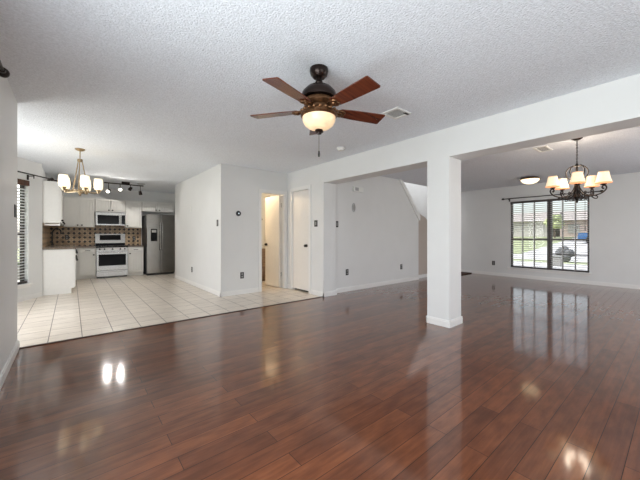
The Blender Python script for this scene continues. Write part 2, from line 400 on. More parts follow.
struct('wall_stairwell', MB().box(4.5, XD + .13, 5.42, 5.55, 0, 4.7).box(5.28, 5.4, 4.44, 5.42, H + .2, 4.7).box(5.28, XD + .13, 4.32, 4.44, H + .2, 4.7)
       .box(5.28, XD + .13, 4.32, 5.55, 4.7, 4.8), M['wall'])
DV = (1.398, 3.005, .265, 2.02)
struct('wall_dining', wall_x(MB(), XD, XD + .13, YR, 5.55, [DV], 0, 4.7), M['wall'])
struct('wall_bath', MB().box(XB, 4.3, 5.4, 5.53, 0, H).box(4.2, 4.3, 5.53, 7.35, 0, H).box(XK + .12, 4.3, 7.25, 7.35, 0, H), M['wall'])
# stair trim cap along the slope
struct('trim_2', MB().prism([(5.985, H), (6.10, H), (6.85, 1.615), (6.85, 1.50), (6.80, 1.50)], 'y', YE - .03, YE + .125), M['trim'])

# baseboards
bh, bt = .085, .014
def bbx(mb, x, y0, y1, side):
    a, b = (x, x + bt) if side > 0 else (x - bt, x); mb.box(a, b, y0, y1, 0, bh * .82); a2, b2 = (x, x + bt * .6) if side > 0 else (x - bt * .6, x); mb.box(a2, b2, y0, y1, bh * .8, bh); return mb
def bby(mb, y, x0, x1, side):
    a, b = (y, y + bt) if side > 0 else (y - bt, y); mb.box(x0, x1, a, b, 0, bh * .82); a2, b2 = (y, y + bt * .6) if side > 0 else (y - bt * .6, y); mb.box(x0, x1, a2, b2, bh * .8, bh); return mb
struct('baseboard_left', bbx(MB(), XL, 1.85, YB + bt, 1), M['trim'])
struct('baseboard_nook', MB(MXN).box(0, 1.6, 0, bt, 0, bh), M['trim'])
struct('baseboard_kitchen', bbx(MB(), XK, YW - bt, 8.556, -1), M['trim'])
struct('baseboard_hall', bby(MB(), YW, XK - bt, 2.872, -1), M['trim'])
struct('baseboard_closet', bbx(bbx(MB(), X1, 4.207 - bt, 4.573, -1), X1, 5.29, YW, -1), M['trim'])
struct('baseboard_wing', bby(MB(), 4.207, X1 - bt, XB + bt, -1), M['trim'])
struct('baseboard_stair', bby(MB(), YE, XB, 6.81, -1), M['trim'])
struct('baseboard_recess', bby(MB(), YE + .115, 6.82, 8.35, -1), M['trim'])
struct('baseboard_dining', bbx(MB(), XD, YR, 4.6, -1), M['trim'])
cb = MB(); bbx(cb, X1, 1.834 - bt, 2.128 + bt, -1); bbx(cb, XB, 1.834 - bt, 2.128 + bt, 1); bby(cb, 1.834, X1 - bt, XB + bt, -1); bby(cb, 2.128, X1 - bt, XB + bt, 1)
struct('baseboard_column', cb, M['trim'])

# ------------------------------------------------------------------ doors
d1 = thing('door_1', (3.455, YW + .06, 0), 'cream door standing open into the warmly lit small room', 'door', kind='structure')
fr = MB().box(2.878, 2.935, YW - .016, YW, 0, 2.045).box(3.475, 3.538, YW - .016, YW, 0, 2.045).box(2.878, 3.538, YW - .016, YW, 1.99, 2.05)
fr.box(2.935, 2.947, YW, YW + .12, 0, 1.99).box(3.463, 3.475, YW, YW + .12, 0, 1.99).box(2.935, 3.475, YW, YW + .12, 1.978, 1.99)
fr.build('door_frame', M['trim'], d1)
MD = Matrix.Translation((3.442, YW + .09, 0)) @ Matrix.Rotation(math.radians(4), 4, 'Z')
MB(MD).box(-.036, 0, 0, .53, .015, 1.97, .003).build('door_panel', M['door'], d1)
kn = MB(MD).cyl((-.036, .47, .92), (-.044, .47, .92), .028).cyl((-.044, .47, .92), (-.06, .47, .92), .013).ball((-.07, .47, .92), .028, 14)
kn.build('door_knob', M['black'], d1, True)
hg = MB()
for z in (.25, 1.72): hg.cyl((3.452, YW + .08, z), (3.452, YW + .08, z + .09), .008)
hg.build('hinge', M['steel2'], d1)
d2 = thing('door_2', (X1 + .02, 4.93, 0), 'closed narrow cream closet door with black knob', 'door', kind='structure')
fr = MB().box(X1 - .016, X1, 5.222, 5.285, 0, 2.10).box(X1 - .016, X1, 4.577, 4.640, 0, 2.10).box(X1 - .016, X1, 4.577, 5.285, 2.035, 2.10)
fr.box(X1, X1 + .1, 5.21, 5.222, 0, 2.035).box(X1, X1 + .1, 4.64, 4.652, 0, 2.035).box(X1, X1 + .1, 4.64, 5.222, 2.023, 2.035)
fr.build('door_frame', M['trim'], d2)
MB().box(X1 + .012, X1 + .048, 4.656, 5.206, .035, 2.018, .003).build('door_panel', M['door'], d2)
MB().cyl((X1 + .012, 4.735, .92), (X1 + .004, 4.735, .92), .029).cyl((X1 + .004, 4.735, .92), (X1 - .02, 4.735, .92), .013).ball((X1 - .028, 4.735, .92), .028, 14).build('door_knob', M['black'], d2, True)
MB().box(X1 + .06, X1 + .075, 4.656, 5.206, 0, .035).build('door_gap_shade', M['black'], d2)  # black strip painted in for the dark gap under the door
# room behind door_1
vn = thing('vanity_cabinet', (3.75, 6.8, 0), 'brown wooden vanity cabinet just inside the lit doorway', 'cabinet')
MB().box(3.46, 4.15, 6.55, 7.05, .08, .80).box(3.48, 4.15, 6.6, 7.05, 0, .08).build('body', M['vanity'], vn)
MB().box(3.44, 4.17, 6.53, 7.07, .80, .835, .006).build('top', M['trim'], vn)
MB().box(3.49, 3.79, 6.532, 6.55, .12, .76, .004).build('door', M['vanity'], vn)
MB().box(3.82, 4.12, 6.532, 6.55, .12, .76, .004).build('door', M['vanity'], vn)
hk = tag(MB().box(3.90, 3.95, 7.235, 7.249, 1.53, 1.60, .004).tube(bez([(3.925, 7.235, 1.585), (3.925, 7.20, 1.57), (3.925, 7.185, 1.545), (3.925, 7.185, 1.53), (3.925, 7.175, 1.545)]), .006).build('wall_hook', M['black'], smooth=True),
         'small black hook on the wall inside the lit doorway', 'hook')
bl = thing('vanity_light', (3.0, 6.4, H), 'flush ceiling globe lighting the small room behind the open door', 'lamp')
MB().lathe([(0, 0), (.1, 0), (.1, -.03), (.0, -.03)], (3.0, 6.4, H)).build('base', M['white'], bl, True)
MB().lathe([(.09, -.03), (.13, -.07), (.12, -.11), (.06, -.14), (0, -.145)], (3.0, 6.4, H)).build('globe', M['flush'], bl, True)
lamp('vanity_light_glow', 'POINT', (3.0, 6.3, 2.1), 26, (1, .74, .45), radius=.1)

# ------------------------------------------------------------------ windows
def slats(mb, x0, x1, z0, z1, pitch, depth, tilt, y):
    n = int((z1 - z0) / pitch); c, s_ = math.cos(tilt), math.sin(tilt)
    for i in range(n):
        z = z0 + (i + .5) * pitch; hy, hz = depth / 2 * c, depth / 2 * s_; t = .0015
        mb._add([(x0, y - hy, z - hz - t), (x1, y - hy, z - hz - t), (x1, y + hy, z + hz - t), (x0, y + hy, z + hz - t),
                 (x0, y - hy, z - hz + t), (x1, y - hy, z - hz + t), (x1, y + hy, z + hz + t), (x0, y + hy, z + hz + t)],
                [(3, 2, 1, 0), (4, 5, 6, 7), (0, 1, 5, 4), (1, 2, 6, 5), (2, 3, 7, 6), (3, 0, 4, 7)])
    return mb

# dining window: local x along +Y of the room, local y into the room (-X)
MW = Matrix(((0, -1, 0, XD), (1, 0, 0, 0), (0, 0, 1, 0), (0, 0, 0, 1)))
w1 = thing('window_1', (XD, 2.2, .265), 'wide twin dining window with dark frames and grids', 'window', kind='structure')
y0, y1, z0, z1 = DV
f = MB(MW)
f.box(y0, y0 + .04, -.11, -.05, z0, z1).box(y1 - .04, y1, -.11, -.05, z0, z1).box(y0, y1, -.11, -.05, z0, z0 + .04).box(y0, y1, -.11, -.05, z1 - .04, z1)
f.box(2.105, 2.195, -.12, -.02, z0, z1)
f.box(y0, 2.11, -.105, -.06, .995, 1.045).box(2.19, y1, -.105, -.06, .995, 1.045)
f.build('window_frame', M['winframe'], w1)
g = MB(MW)
for x in (2.735, 2.475, 1.895, 1.655): g.box(x - .010, x + .010, -.098, -.068, z0 + .03, z1 - .03)
for z in (1.385, .655): g.box(y0 + .03, 2.11, -.095, -.071, z - .009, z + .009)
g.box(2.19, y1 - .03, -.095, -.071, 1.376, 1.394)
g.build('muntin', M['winframe'], w1)
MB(MW).box(y0 + .035, 2.11, -.086, -.08, z0 + .035, z1 - .035).build('pane', M['glass'], w1)
MB(MW).box(2.19, y1 - .035, -.086, -.08, z0 + .035, z1 - .035).build('pane', M['glass'], w1)
MB(MW).box(y0 - .05, y1 + .06, -.05, .045, z0 - .028, z0 + .002, .006).box(y0 - .03, y1 + .04, 0, .012, z0 - .075, z0 - .028).build('sill', M['trim'], w1)
def dining_blind(ya, yb, label):
    b = thing('window_blind', (XD + .02, (ya + yb) / 2, z1), label, 'blind', 'horizontal slat blinds on the dining window')
    slats(MB(MW), ya + .012, yb - .012, z0 + .04, z1 - .06, .05, .046, math.radians(15), -.024).build('slats', M['slat'], b)
    MB(MW).box(ya + .006, yb - .006, -.05, .006, z1 - .058, z1 - .002, .004).build('headrail', M['winframe'], b)
    MB(MW).box(ya + .012, yb - .012, -.042, -.004, z0 + .008, z0 + .028, .003).build('bottom_rail', M['winframe'], b)
    t = MB(MW)
    for x in ((2.735, 2.475) if ya > 2 else (1.895, 1.655)): t.box(x - .003, x + .003, .0, .002, z0 + .03, z1 - .05).box(x - .003, x + .003, -.046, -.044, z0 + .03, z1 - .05)
    t.build('ladder_cord', M['slat'], b)
    return b
dining_blind(2.155, y1, 'dark framed horizontal slat blind on the dining window half nearer the column')
b2 = dining_blind(y0, 2.145, 'dark framed horizontal slat blind on the dining window half with a wand')
MB(MW).cyl((1.47, .015, 1.28), (1.47, .015, 1.96), .004, n=6).cyl((1.47, .015, 1.22), (1.47, .015, 1.32), .009, n=8).build('tilt_wand', M['winframe'], b2)
r = thing('curtain_rod', (XD - .09, 2.2, 2.1), 'long dark curtain rod above the dining window', 'curtain rod')
MB().cyl((XD - .09, 1.20, 2.10), (XD - .09, 3.13, 2.10), .011).build('rod', M['iron'], r, True)
for y in (1.18, 3.15): MB().lathe([(0, -.03), (.02, -.028), (.026, 0), (.02, .028), (0, .03)], (XD - .09, y, 2.10), 14, 'y').build('finial', M['iron'], r, True)
for y in (1.33, 3.02): MB().box(XD - .09, XD, y - .008, y + .008, 2.075, 2.09).box(XD - .008, XD, y - .015, y + .015, 2.03, 2.12).build('bracket', M['iron'], r)

# nook window (angled wall)
w2 = thing('window_2', A, 'narrow bright window in the angled breakfast nook wall', 'window', kind='structure')
f = MB(MXN); a0, a1, c0, c1 = .273, 1.15, .29, 2.06
f.box(a0, a0 + .035, -.11, -.06, c0, c1).box(a1 - .035, a1, -.11, -.06, c0, c1).box(a0, a1, -.11, -.06, c0, c0 + .035).box(a0, a1, -.11, -.06, c1 - .035, c1).box(a0, a1, -.105, -.065, 1.13, 1.18)
f.build('window_frame', M['winframe'], w2)
MB(MXN).box(a0 + .03, a1 - .03, -.09, -.084, c0 + .03, c1 - .03).build('pane', M['glass'], w2)
MB(MXN).box(a0 - .05, a1 + .05, -.05, .04, c0 - .03, c0, .005).box(a0 - .03, a1 + .03, 0, .012, c0 - .07, c0 - .03).build('sill', M['trim'], w2)
b = thing('window_blind', A + dn * .7 + Vector((0, 0, 2.0)), 'white slat blind with dark brown wood valance in the nook window', 'blind')
slats(MB(MXN), a0 + .01, a1 - .01, c0 + .05, c1 - .1, .05, .046, math.radians(18), -.028).build('slats', M['slatw'], b)
MB(MXN).box(a0 - .005, a1 + .005, -.055, .018, 1.985, 2.075, .004).build('valance', M['valance'], b)
MB(MXN).box(a0 + .01, a1 - .01, -.05, -.01, c0 + .006, c0 + .04, .003).build('bottom_rail', M['winframe'], b)
r = thing('curtain_rod', A + Vector((0, 0, 2.16)), 'black curtain rod crossing above the nook window', 'curtain rod')
MB(MXN).cyl((-.10, .10, 2.175), (1.5, .10, 2.175), .011).build('rod', M['iron'], r, True)
MB(MXN).lathe([(0, -.06), (.016, -.055), (.03, -.02), (.032, 0), (.014, .03), (.012, .05)], (-.11, .10, 2.175), 14, 'x').build('finial', M['iron'], r, True)
MB(MXN).box(.28, .295, 0, .105, 2.15, 2.165).box(.27, .305, 0, .008, 2.09, 2.18).cyl((.2875, .10, 2.175), (.2875, .10, 2.115), .007).build('bracket', M['iron'], r)
# nook side window opening, patio opening and rear windows (mostly out of frame): plain dark frames with glass
def side_frame_x(name, x, op, label, mids=()):
    w = thing(name, (x, (op[0] + op[1]) / 2, op[2]), label, 'window', kind='structure'); f = MB()
    f.box(x - .09, x - .03, op[0], op[0] + .05, op[2], op[3]).box(x - .09, x - .03, op[1] - .05, op[1], op[2], op[3])
    f.box(x - .09, x - .03, op[0], op[1], op[2], op[2] + .05).box(x - .09, x - .03, op[0], op[1], op[3] - .05, op[3])
    for m_ in mids: f.box(x - .09, x - .03, m_ - .03, m_ + .03, op[2], op[3])
    f.build('window_frame', M['winframe'], w)
def side_frame_y(name, y, op, label):
    w = thing(name, ((op[0] + op[1]) / 2, y, op[2]), label, 'window', kind='structure'); f = MB()
    m_ = (op[0] + op[1]) / 2
    f.box(op[0], op[0] + .05, y - .09, y - .03, op[2], op[3]).box(op[1] - .05, op[1], y - .09, y - .03, op[2], op[3]).box(m_ - .03, m_ + .03, y - .09, y - .03, op[2], op[3])
    f.box(op[0], op[1], y - .09, y - .03, op[2], op[2] + .05).box(op[0], op[1], y - .09, y - .03, op[3] - .05, op[3])
    f.build('window_frame', M['winframe'], w)
side_frame_x('window_3', XL, PW, 'patio door opening in the side wall beside the viewer', (.55,))
side_frame_x('window_4', -1.30, (4.7, 6.1, .35, 2.05), 'side window of the breakfast nook')
side_frame_y('window_5', YR, (.4, 3.0, .4, 2.05), 'living room window behind the viewer')
side_frame_y('window_6', YR, (5.3, 7.9, .4, 2.05), 'dining room window behind the viewer')
r = thing('curtain_rod', (XL + .07, 1.3, 2.19), 'dark curtain rod with round black finial high on the near side wall', 'curtain rod')
MB().cyl((XL + .07, -.2, 2.19), (XL + .07, 2.80, 2.19), .011).build('rod', M['iron'], r, True)
MB().ball((XL + .07, 2.83, 2.19), .032, 16).cyl((XL + .07, 2.78, 2.19), (XL + .07, 2.81, 2.19), .018).build('finial', M['iron'], r, True)
MB().box(XL, XL + .075, 2.66, 2.675, 2.165, 2.18).box(XL, XL + .008, 2.65, 2.685, 2.12, 2.22).build('bracket', M['iron'], r)

# ------------------------------------------------------------------ kitchen cabinets
def knob(x, y, z, parent, axis='y', s=-1):
    if axis == 'y': MB().cyl((x, y, z), (x, y + s * .014, z), .008, n=8).ball((x, y + s * .024, z), .019, 10).build('knob', M['black'], parent, True)
    else: MB().cyl((x, y, z), (x + s * .014, y, z), .008, n=8).ball((x + s * .024, y, z), .019, 10).build('knob', M['black'], parent, True)
def panel_door(x0, x1, z0, z1, y, parent, name='door', bead=True):
    """framed door facing -Y with a recessed beaded panel"""
    r_ = .042; m = MB(); yb = y + .021
    m.box(x0, x0 + r_, y - .024, yb, z0, z1).box(x1 - r_, x1, y - .024, yb, z0, z1).box(x0 + r_, x1 - r_, y - .024, yb, z0, z0 + r_).box(x0 + r_, x1 - r_, y - .024, yb, z1 - r_, z1)
    m.box(x0 + r_, x1 - r_, y + .012, yb, z0 + r_, z1 - r_)
    if bead:
        n = max(2, int((x1 - x0 - 2 * r_) / .06)); w = (x1 - x0 - 2 * r_) / n
        for i in range(n): m.box(x0 + r_ + i * w + .010, x0 + r_ + (i + 1) * w - .010, y - .008, y + .013, z0 + r_ + .012, z1 - r_ - .012)
    return m.build(name, M['cab'], parent)
def upper(name_label, x0, x1, z0, z1, doors, knobs, yf=9.98):
    c = thing('upper_cabinet', ((x0 + x1) / 2, 10.2, z0), name_label, 'cabinet', 'white upper cabinets along the back kitchen wall')
    MB().box(x0 + .001, x1 - .001, yf + .02, 10.298, z0, z1).build('body', M['cab'], c)
    for (a, b_), kx in zip(doors, knobs):
        d = panel_door(a, b_, z0 + .012, z1 - .022, yf, c)
        knob(kx, yf - .02, z0 + .05, d)
    return c
upper('white two-door upper cabinet hanging on the back wall beside the microwave', -.152, .485, 1.335, 2.11, [(-.14, .160), (.176, .474)], (.125, .212))
upper('short white two-door upper cabinet directly above the microwave', .487, 1.165, 1.75, 2.11, [(.499, .818), (.836, 1.153)], (.785, .868))
upper('white single-door upper cabinet between microwave and refrigerator', 1.167, 1.565, 1.335, 2.11, [(1.177, 1.556)], (1.215,))
upper('short white two-door upper cabinet above the refrigerator', 1.567, 2.44, 1.81, 2.11, [(1.577, 1.965), (1.98, 2.40)], (1.93, 2.02))
# cabinets on the left kitchen wall, end panels towards the nook
c = thing('upper_cabinet', (-.28, 8.9, 1.36), 'white upper cabinet on the side wall, its plain end panel facing the nook', 'cabinet')
MB().box(-.429, -.175, 7.60, 10.29, 1.36, 2.145, .003).build('body', M['cab'], c)
for i in range(4):
    ya = 7.61 + i * .58; yb = ya + .57
    m = MB().box(-.175, -.155, ya, ya + .05, 1.37, 2.13).box(-.175, -.155, yb - .05, yb, 1.37, 2.13).box(-.175, -.155, ya, yb, 1.37, 1.42).box(-.175, -.155, ya, yb, 2.08, 2.13).box(-.175, -.165, ya, yb, 1.37, 2.13)
    d = m.build('door', M['cab'], c); knob(-.155, ya + .04 if i % 2 == 0 else yb - .04, 1.41, d, 'x', 1)
MB().box(-.385, -.165, 7.66, 7.70, 1.31, 1.342).box(-.40, -.385, 7.66, 7.70, 1.31, 1.36).box(-.18, -.165, 7.66, 7.70, 1.31, 1.36).build('light_rail', M['white'], c)
c = thing('base_cabinet', (-.18, 8.7, 0), 'white base cabinet on the side wall, its wide plain end panel facing the nook', 'cabinet')
MB().box(-.429, .045, 7.60, 9.69, .10, .855, .003).box(-.429, .0, 7.60, 9.69, 0, .1).build('body', M['cab'], c)
for i in range(4):
    ya = 7.61 + i * .51; yb = ya + .50
    dr = MB().box(.045, .063, ya, yb, .70, .84, .003).build('drawer', M['cab'], c); knob(.063, (ya + yb) / 2, .77, dr, 'x', 1)
    m = MB().box(.045, .063, ya, ya + .05, .12, .68).box(.045, .063, yb - .05, yb, .12, .68).box(.045, .063, ya, yb, .12, .17).box(.045, .063, ya, yb, .63, .68).box(.045, .053, ya, yb, .12, .68)
    d = m.build('door', M['cab'], c); knob(.063, ya + .04, .64, d, 'x', 1)
def base(label, x0, x1, dx):
    c = thing('base_cabinet', ((x0 + x1) / 2, 10.0, 0), label, 'cabinet', 'white base cabinets along the back kitchen wall')
    MB().box(x0, x1, 9.755, 10.29, .09, .80).box(x0, x1, 9.80, 10.29, 0, .09).build('body', M['cab'], c)
    dr = MB().box(dx[0], dx[1], 9.722, 9.756, .675, .785, .003).build('drawer', M['cab'], c)
    mx = (dx[0] + dx[1]) / 2
    MB().tube([(mx - .05, 9.722, .73), (mx - .05, 9.697, .73), (mx + .05, 9.697, .73), (mx + .05, 9.722, .73)], .007, 8).build('handle', M['black'], dr, True)
    d = panel_door(dx[0], dx[1], .10, .66, 9.74, c); return c, d
c, d = base('white base cabinet with drawer at the corner beside the oven', .07, .492, (.16, .482)); knob(.445, 9.72, .62, d)
c, d = base('white base cabinet with drawer between oven and refrigerator', 1.196, 1.575, (1.206, 1.562)); knob(1.245, 9.72, .62, d)
tag(MB().box(-.429, .075, 7.575, 9.70, .857, .895, .005).box(-.429, .49, 9.70, 10.285, .802, .838).build('countertop', M['granite']), 'dark speckled countertop over the side base cabinet, running to the oven', 'countertop')
tag(MB().box(1.198, 1.585, 9.70, 10.285, .802, .838, .004).build('countertop', M['granite']), 'short dark speckled countertop between oven and refrigerator', 'countertop')
struct('wall_backsplash_back', MB().box(-.43, 1.60, 10.287, 10.2995, .80, 1.40), M['splash_back'])
struct('wall_backsplash_side', MB().box(-.4295, -.418, 7.60, 10.287, .80, 1.40), M['splash_side'])

# faucet at the side counter
tag(MB().cyl((-.34, 9.35, .895), (-.34, 9.35, .93), .025).tube(bez([(-.34, 9.35, .92), (-.34, 9.35, 1.12), (-.33, 9.35, 1.22), (-.27, 9.35, 1.28), (-.20, 9.35, 1.24), (-.185, 9.35, 1.15)]), .014, 10)
    .cyl((-.34, 9.35, .97), (-.34, 9.28, 1.0), .008).build('faucet', M['black'], smooth=True), 'tall black gooseneck faucet on the side countertop before the backsplash', 'faucet')
tag(MB().box(-.36, -.19, 7.78, 7.98, 2.146, 2.20, .01).build('storage_box', M['bronze']), 'small dark flat box lying on top of the side upper cabinet', 'box')

# range
rg = thing('kitchen_range', (.845, 9.98, 0), 'stainless steel range with black oven window and glass cooktop', 'oven')
MB().box(.497, 1.192, 9.72, 10.28, .03, .80).build('body', M['steel'], rg)
MB().box(.49, 1.198, 9.69, 10.20, .80, .822, .004).build('cooktop', M['blackglass'], rg)
bgd = MB().prism([(10.20, .822), (10.285, .822), (10.285, 1.165), (10.225, 1.165)], 'x', .50, 1.19).build('backguard', M['steel'], rg)
MB().prism([(10.199, .99), (10.203, .99), (10.2212, 1.13), (10.2165, 1.13)], 'x', .60, 1.08).build('display', M['blackglass'], bgd)
MB().prism([(10.193, .825), (10.2, .825), (10.209, .905), (10.203, .905)], 'x', .505, 1.185).build('vent_strip', M['blackglass'], bgd)
cp = MB().prism([(9.72, .715), (9.72, .805), (9.70, .805), (9.672, .735), (9.672, .715)], 'x', .495, 1.194).build('control_panel', M['steel2'], rg)
for i, x in enumerate((.57, .67, .845, 1.02, 1.12)):
    MB().cyl((x, 9.69, .765), (x, 9.655, .755), .021, .018, 14).build('dial', M['black'], cp, True)
od = MB().box(.500, 1.189, 9.69, 9.72, .205, .708, .005).build('oven_door', M['steel2'], rg)
MB().box(.545, 1.145, 9.684, 9.692, .32, .62, .003).build('oven_window', M['blackglass'], od)
MB().tube([(.55, 9.69, .672), (.55, 9.645, .672), (1.14, 9.645, .672), (1.14, 9.69, .672)], .012, 10).build('oven_handle', M['steel2'], od, True)
dr = MB().box(.500, 1.189, 9.69, 9.72, .045, .190, .005).build('drawer', M['steel2'], rg)
MB().box(.56, 1.13, 9.684, 9.69, .145, .165).build('drawer_pull', M['steel'], dr)
MB().box(.51, 1.18, 9.73, 10.2, 0, .03).build('base', M['black'], rg)

mw = thing('microwave', (.826, 10.1, 1.385), 'stainless over-the-range microwave with black glass door', 'microwave')
MB().box(.490, 1.162, 9.91, 10.29, 1.385, 1.748, .004).build('body', M['steel'], mw)
md = MB().box(.495, 1.055, 9.885, 9.91, 1.395, 1.735, .004).build('door', M['steel2'], mw)
MB().box(.535, 1.01, 9.88, 9.886, 1.425, 1.665, .003).build('door_window', M['blackglass'], md)
MB().cyl((1.035, 9.862, 1.43), (1.035, 9.862, 1.68), .010, n=10).box(1.03, 1.04, 9.862, 9.886, 1.44, 1.455).box(1.03, 1.04, 9.862, 9.886, 1.655, 1.67).build('handle', M['steel2'], md, True)
MB().box(1.06, 1.157, 9.885, 9.91, 1.395, 1.735, .003).build('control_panel', M['steel2'], mw)
MB().box(1.07, 1.15, 9.881, 9.886, 1.42, 1.67).build('keypad', M['blackglass'], mw)

fg = thing('refrigerator', (1.97, 9.85, 0), 'stainless side-by-side refrigerator with black water dispenser', 'refrigerator')
MB().box(1.615, 2.335, 9.565, 10.25, .04, 1.70).build('body', M['fridgeside'], fg)
MB().box(1.63, 2.32, 9.55, 10.2, 0, .05).build('base_grille', M['black'], fg)
fd = MB().box(1.617, 1.965, 9.495, 9.56, .06, 1.71, .008).build('door', M['steel'], fg)
MB().box(1.71, 1.872, 9.489, 9.498, .955, 1.30, .004).build('dispenser', M['blackglass'], fd)
MB().box(1.735, 1.847, 9.486, 9.49, 1.20, 1.27).build('dispenser_display', M['socket'], fd)
fd2 = MB().box(1.973, 2.333, 9.495, 9.56, .06, 1.71, .008).build('door', M['steel'], fg)
for x, q in ((1.943, fd), (1.997, fd2)):
    MB().tube([(x, 9.496, 1.50), (x, 9.445, 1.48), (x, 9.445, .72), (x, 9.496, .70)], .012, 10).build('handle', M['steel2'], q, True)

# ------------------------------------------------------------------ wall plates
def plate_proto(kind):
    o = thing('wall_outlet' if kind == 'outlet' else 'light_switch', (0, 0, 0), local=True)
    MB().box(-.037, .037, -.007, 0, -.06, .06, .003).build('cover_plate', M['black'], o)
    if kind == 'outlet':
        for z in (-.025, .025): MB().cyl((0, -.006, z), (0, -.010, z), .017, n=16).build('socket', M['socket'], o)
    else:
        MB().box(-.016, .016, -.011, -.006, -.033, .033, .002).build('rocker', M['socket'], o)
    return o
PROTO = {}
def plate(kind, loc, face, label, scale=(1, 1, 1)):
    """face: wall normal as an angle; local -y is the normal"""
    if kind not in PROTO: o = PROTO[kind] = plate_proto(kind)
    else: o = copy_tree(PROTO[kind])
    o.location = loc; o.rotation_euler = (0, 0, face); o.scale = scale
    tag(o, label, 'outlet' if kind == 'outlet' else 'switch', 'dark outlet plates on the walls' if kind == 'outlet' else 'dark switch plates on the walls')
FM_Y, FM_X, FP_X = 0, -PI / 2, PI / 2     # faces -Y, -X, +X
plate('outlet', (XK, 7.115, .348), FM_X, 'dark outlet low on the white wall beside the refrigerator')
plate('outlet', (2.522, YW, .358), FM_Y, 'dark outlet low on the grey wall under the round thermostat')
plate('outlet', (4.265, YE, .385), FM_Y, 'dark outlet low on the entry wall under the oval plaque')
plate('outlet', (6.076, YE, .372), FM_Y, 'dark outlet low on the entry wall towards the stairs')
plate('outlet', (XD, 3.422, .346), FM_X, 'dark outlet on the dining wall beside the twin window')
plate('outlet', (-.09, 10.287, 1.07), FM_Y, 'dark outlet in the tile backsplash under the two-door cabinet')
plate('outlet', (1.42, 10.287, 1.03), FM_Y, 'dark outlet in the tile backsplash beside the refrigerator')
plate('switch', (XK, 5.565, 1.355), FM_X, 'dark switch plate at the edge of the white wall near its corner')
plate('switch', (X1, 4.428, 1.347), FM_X, 'dark switch plate between the closet door and the wide opening', (1.25, 1, 1))
plate('switch', (3.985, YE, 1.341), FM_Y, 'black switch plate at the start of the entry wall')
plate('switch', (XL, 4.05, 1.358), FP_X, 'dark switch plate at the end of the near side wall', (1.6, 1, 1))
tag(MB().box(XK - .008, XK, 7.15, 7.22, 1.66, 1.78, .003).box(XK - .012, XK - .007, 7.17, 7.20, 1.69, 1.75, .002).build('light_switch', M['white']), 'white blank plate high on the white wall beside the kitchen', 'switch')

th = thing('thermostat', (2.447, YW, 1.539), 'round black thermostat on the grey wall beside the open doorway', 'thermostat')
MB().lathe([(.050, 0), (.050, -.012), (.044, -.022), (0, -.022)], (2.447, YW, 1.539), 28, 'y').build('body', M['black'], th, True)
MB().lathe([(.036, -.0215), (.036, -.024), (0, -.024)], (2.447, YW, 1.539), 28, 'y').build('dial_face', M['blackglass'], th)
MB().lathe([(.013, -.0235), (.013, -.0255), (0, -.0255)], (2.447, YW, 1.539), 16, 'y').build('display', mat('lit_display', (.7, .75, .8), .4, emit=(.8, .9, 1), estr=.5), th)
db = thing('door_chime', (4.55, YE, 2.02), 'small white door chime box high on the entry wall', 'door chime')
MB().box(4.42, 4.70, YE - .05, YE, 2.02, 2.115, .006).build('cover', M['white'], db)
MB().box(4.45, 4.55, YE - .053, YE - .049, 2.035, 2.10).build('grille', M['grey'], db)
pq = thing('wall_plaque', (4.451, YE, 1.69), 'small grey oval plaque on the entry wall under the chime box', 'plaque')
m = MB(Matrix.Translation((4.451, YE, 1.69)) @ Matrix.Diagonal((.75, 1, 1.45, 1)))
m.lathe([(.065, 0), (.065, -.01), (.055, -.018), (0, -.018)], (0, 0, 0), 24, 'y').build('rim', M['grey'], pq, True)
MB(Matrix.Translation((4.451, YE, 1.69)) @ Matrix.Diagonal((.75, 1, 1.45, 1))).lathe([(.048, -.0175), (.03, -.024), (0, -.025)], (0, 0, 0), 24, 'y').build('face', M['socket'], pq, True)

# ------------------------------------------------------------------ ceiling fittings
def register(name, x0, x1, y0, y1, label, n, along, dark=None):
    v = thing(name, ((x0 + x1) / 2, (y0 + y1) / 2, H), label, 'vent')
    m = MB().box(x0, x1, y0, y0 + .025, H - .012, H).box(x0, x1, y1 - .025, y1, H - .012, H).box(x0, x0 + .025, y0 + .025, y1 - .025, H - .012, H).box(x1 - .025, x1, y0 + .025, y1 - .025, H - .012, H)
    m.build('frame', M['white'], v)
    MB().box(x0 + .02, x1 - .02, y0 + .02, y1 - .02, H - .003, H).build('backing', M['grey'] if dark is None else M['darkgrille'], v)
    m = MB()
    for i in range(n):
        if along == 'x':
            y = y0 + .03 + (y1 - y0 - .06) * (i + .5) / n; m.prism([(y - .006, H - .010), (y - .003, H - .010), (y + .006, H - .003), (y + .003, H - .003)], 'x', x0 + .02, x1 - .02)
        else:
            x = x0 + .03 + (x1 - x0 - .06) * (i + .5) / n; m.prism([(x - .006, H - .010), (x - .003, H - .010), (x + .006, H - .003), (x + .003, H - .003)], 'y', y0 + .02, y1 - .02)
    m.build('louver', M['white'] if dark is None else M['grey'], v)
    return v
v = register('ceiling_vent', 2.57, 2.81, 1.87, 2.08, 'square white ceiling vent beside the fan blade, dark slots at one end', 7, 'y')
MB().box(2.73, 2.80, 1.885, 1.915, H - .0135, H - .0118).build('slot', M['darkgrille'], v)
register('ceiling_vent', 5.35, 5.69, 1.29, 1.46, 'small white rectangular vent in the dining room ceiling', 5, 'x')
sd = thing('smoke_detector', (3.132, 3.3, H), 'round white smoke detector on the ceiling behind the fan', 'smoke detector')
MB().lathe([(.068, 0), (.068, -.012), (.06, -.018), (0, -.018)], (3.132, 3.3, H)).build('base', M['white'], sd, True)
MB().lathe([(.055, -.018), (.05, -.035), (.03, -.042), (0, -.043)], (3.132, 3.3, H)).build('cover', M['white'], sd, True)
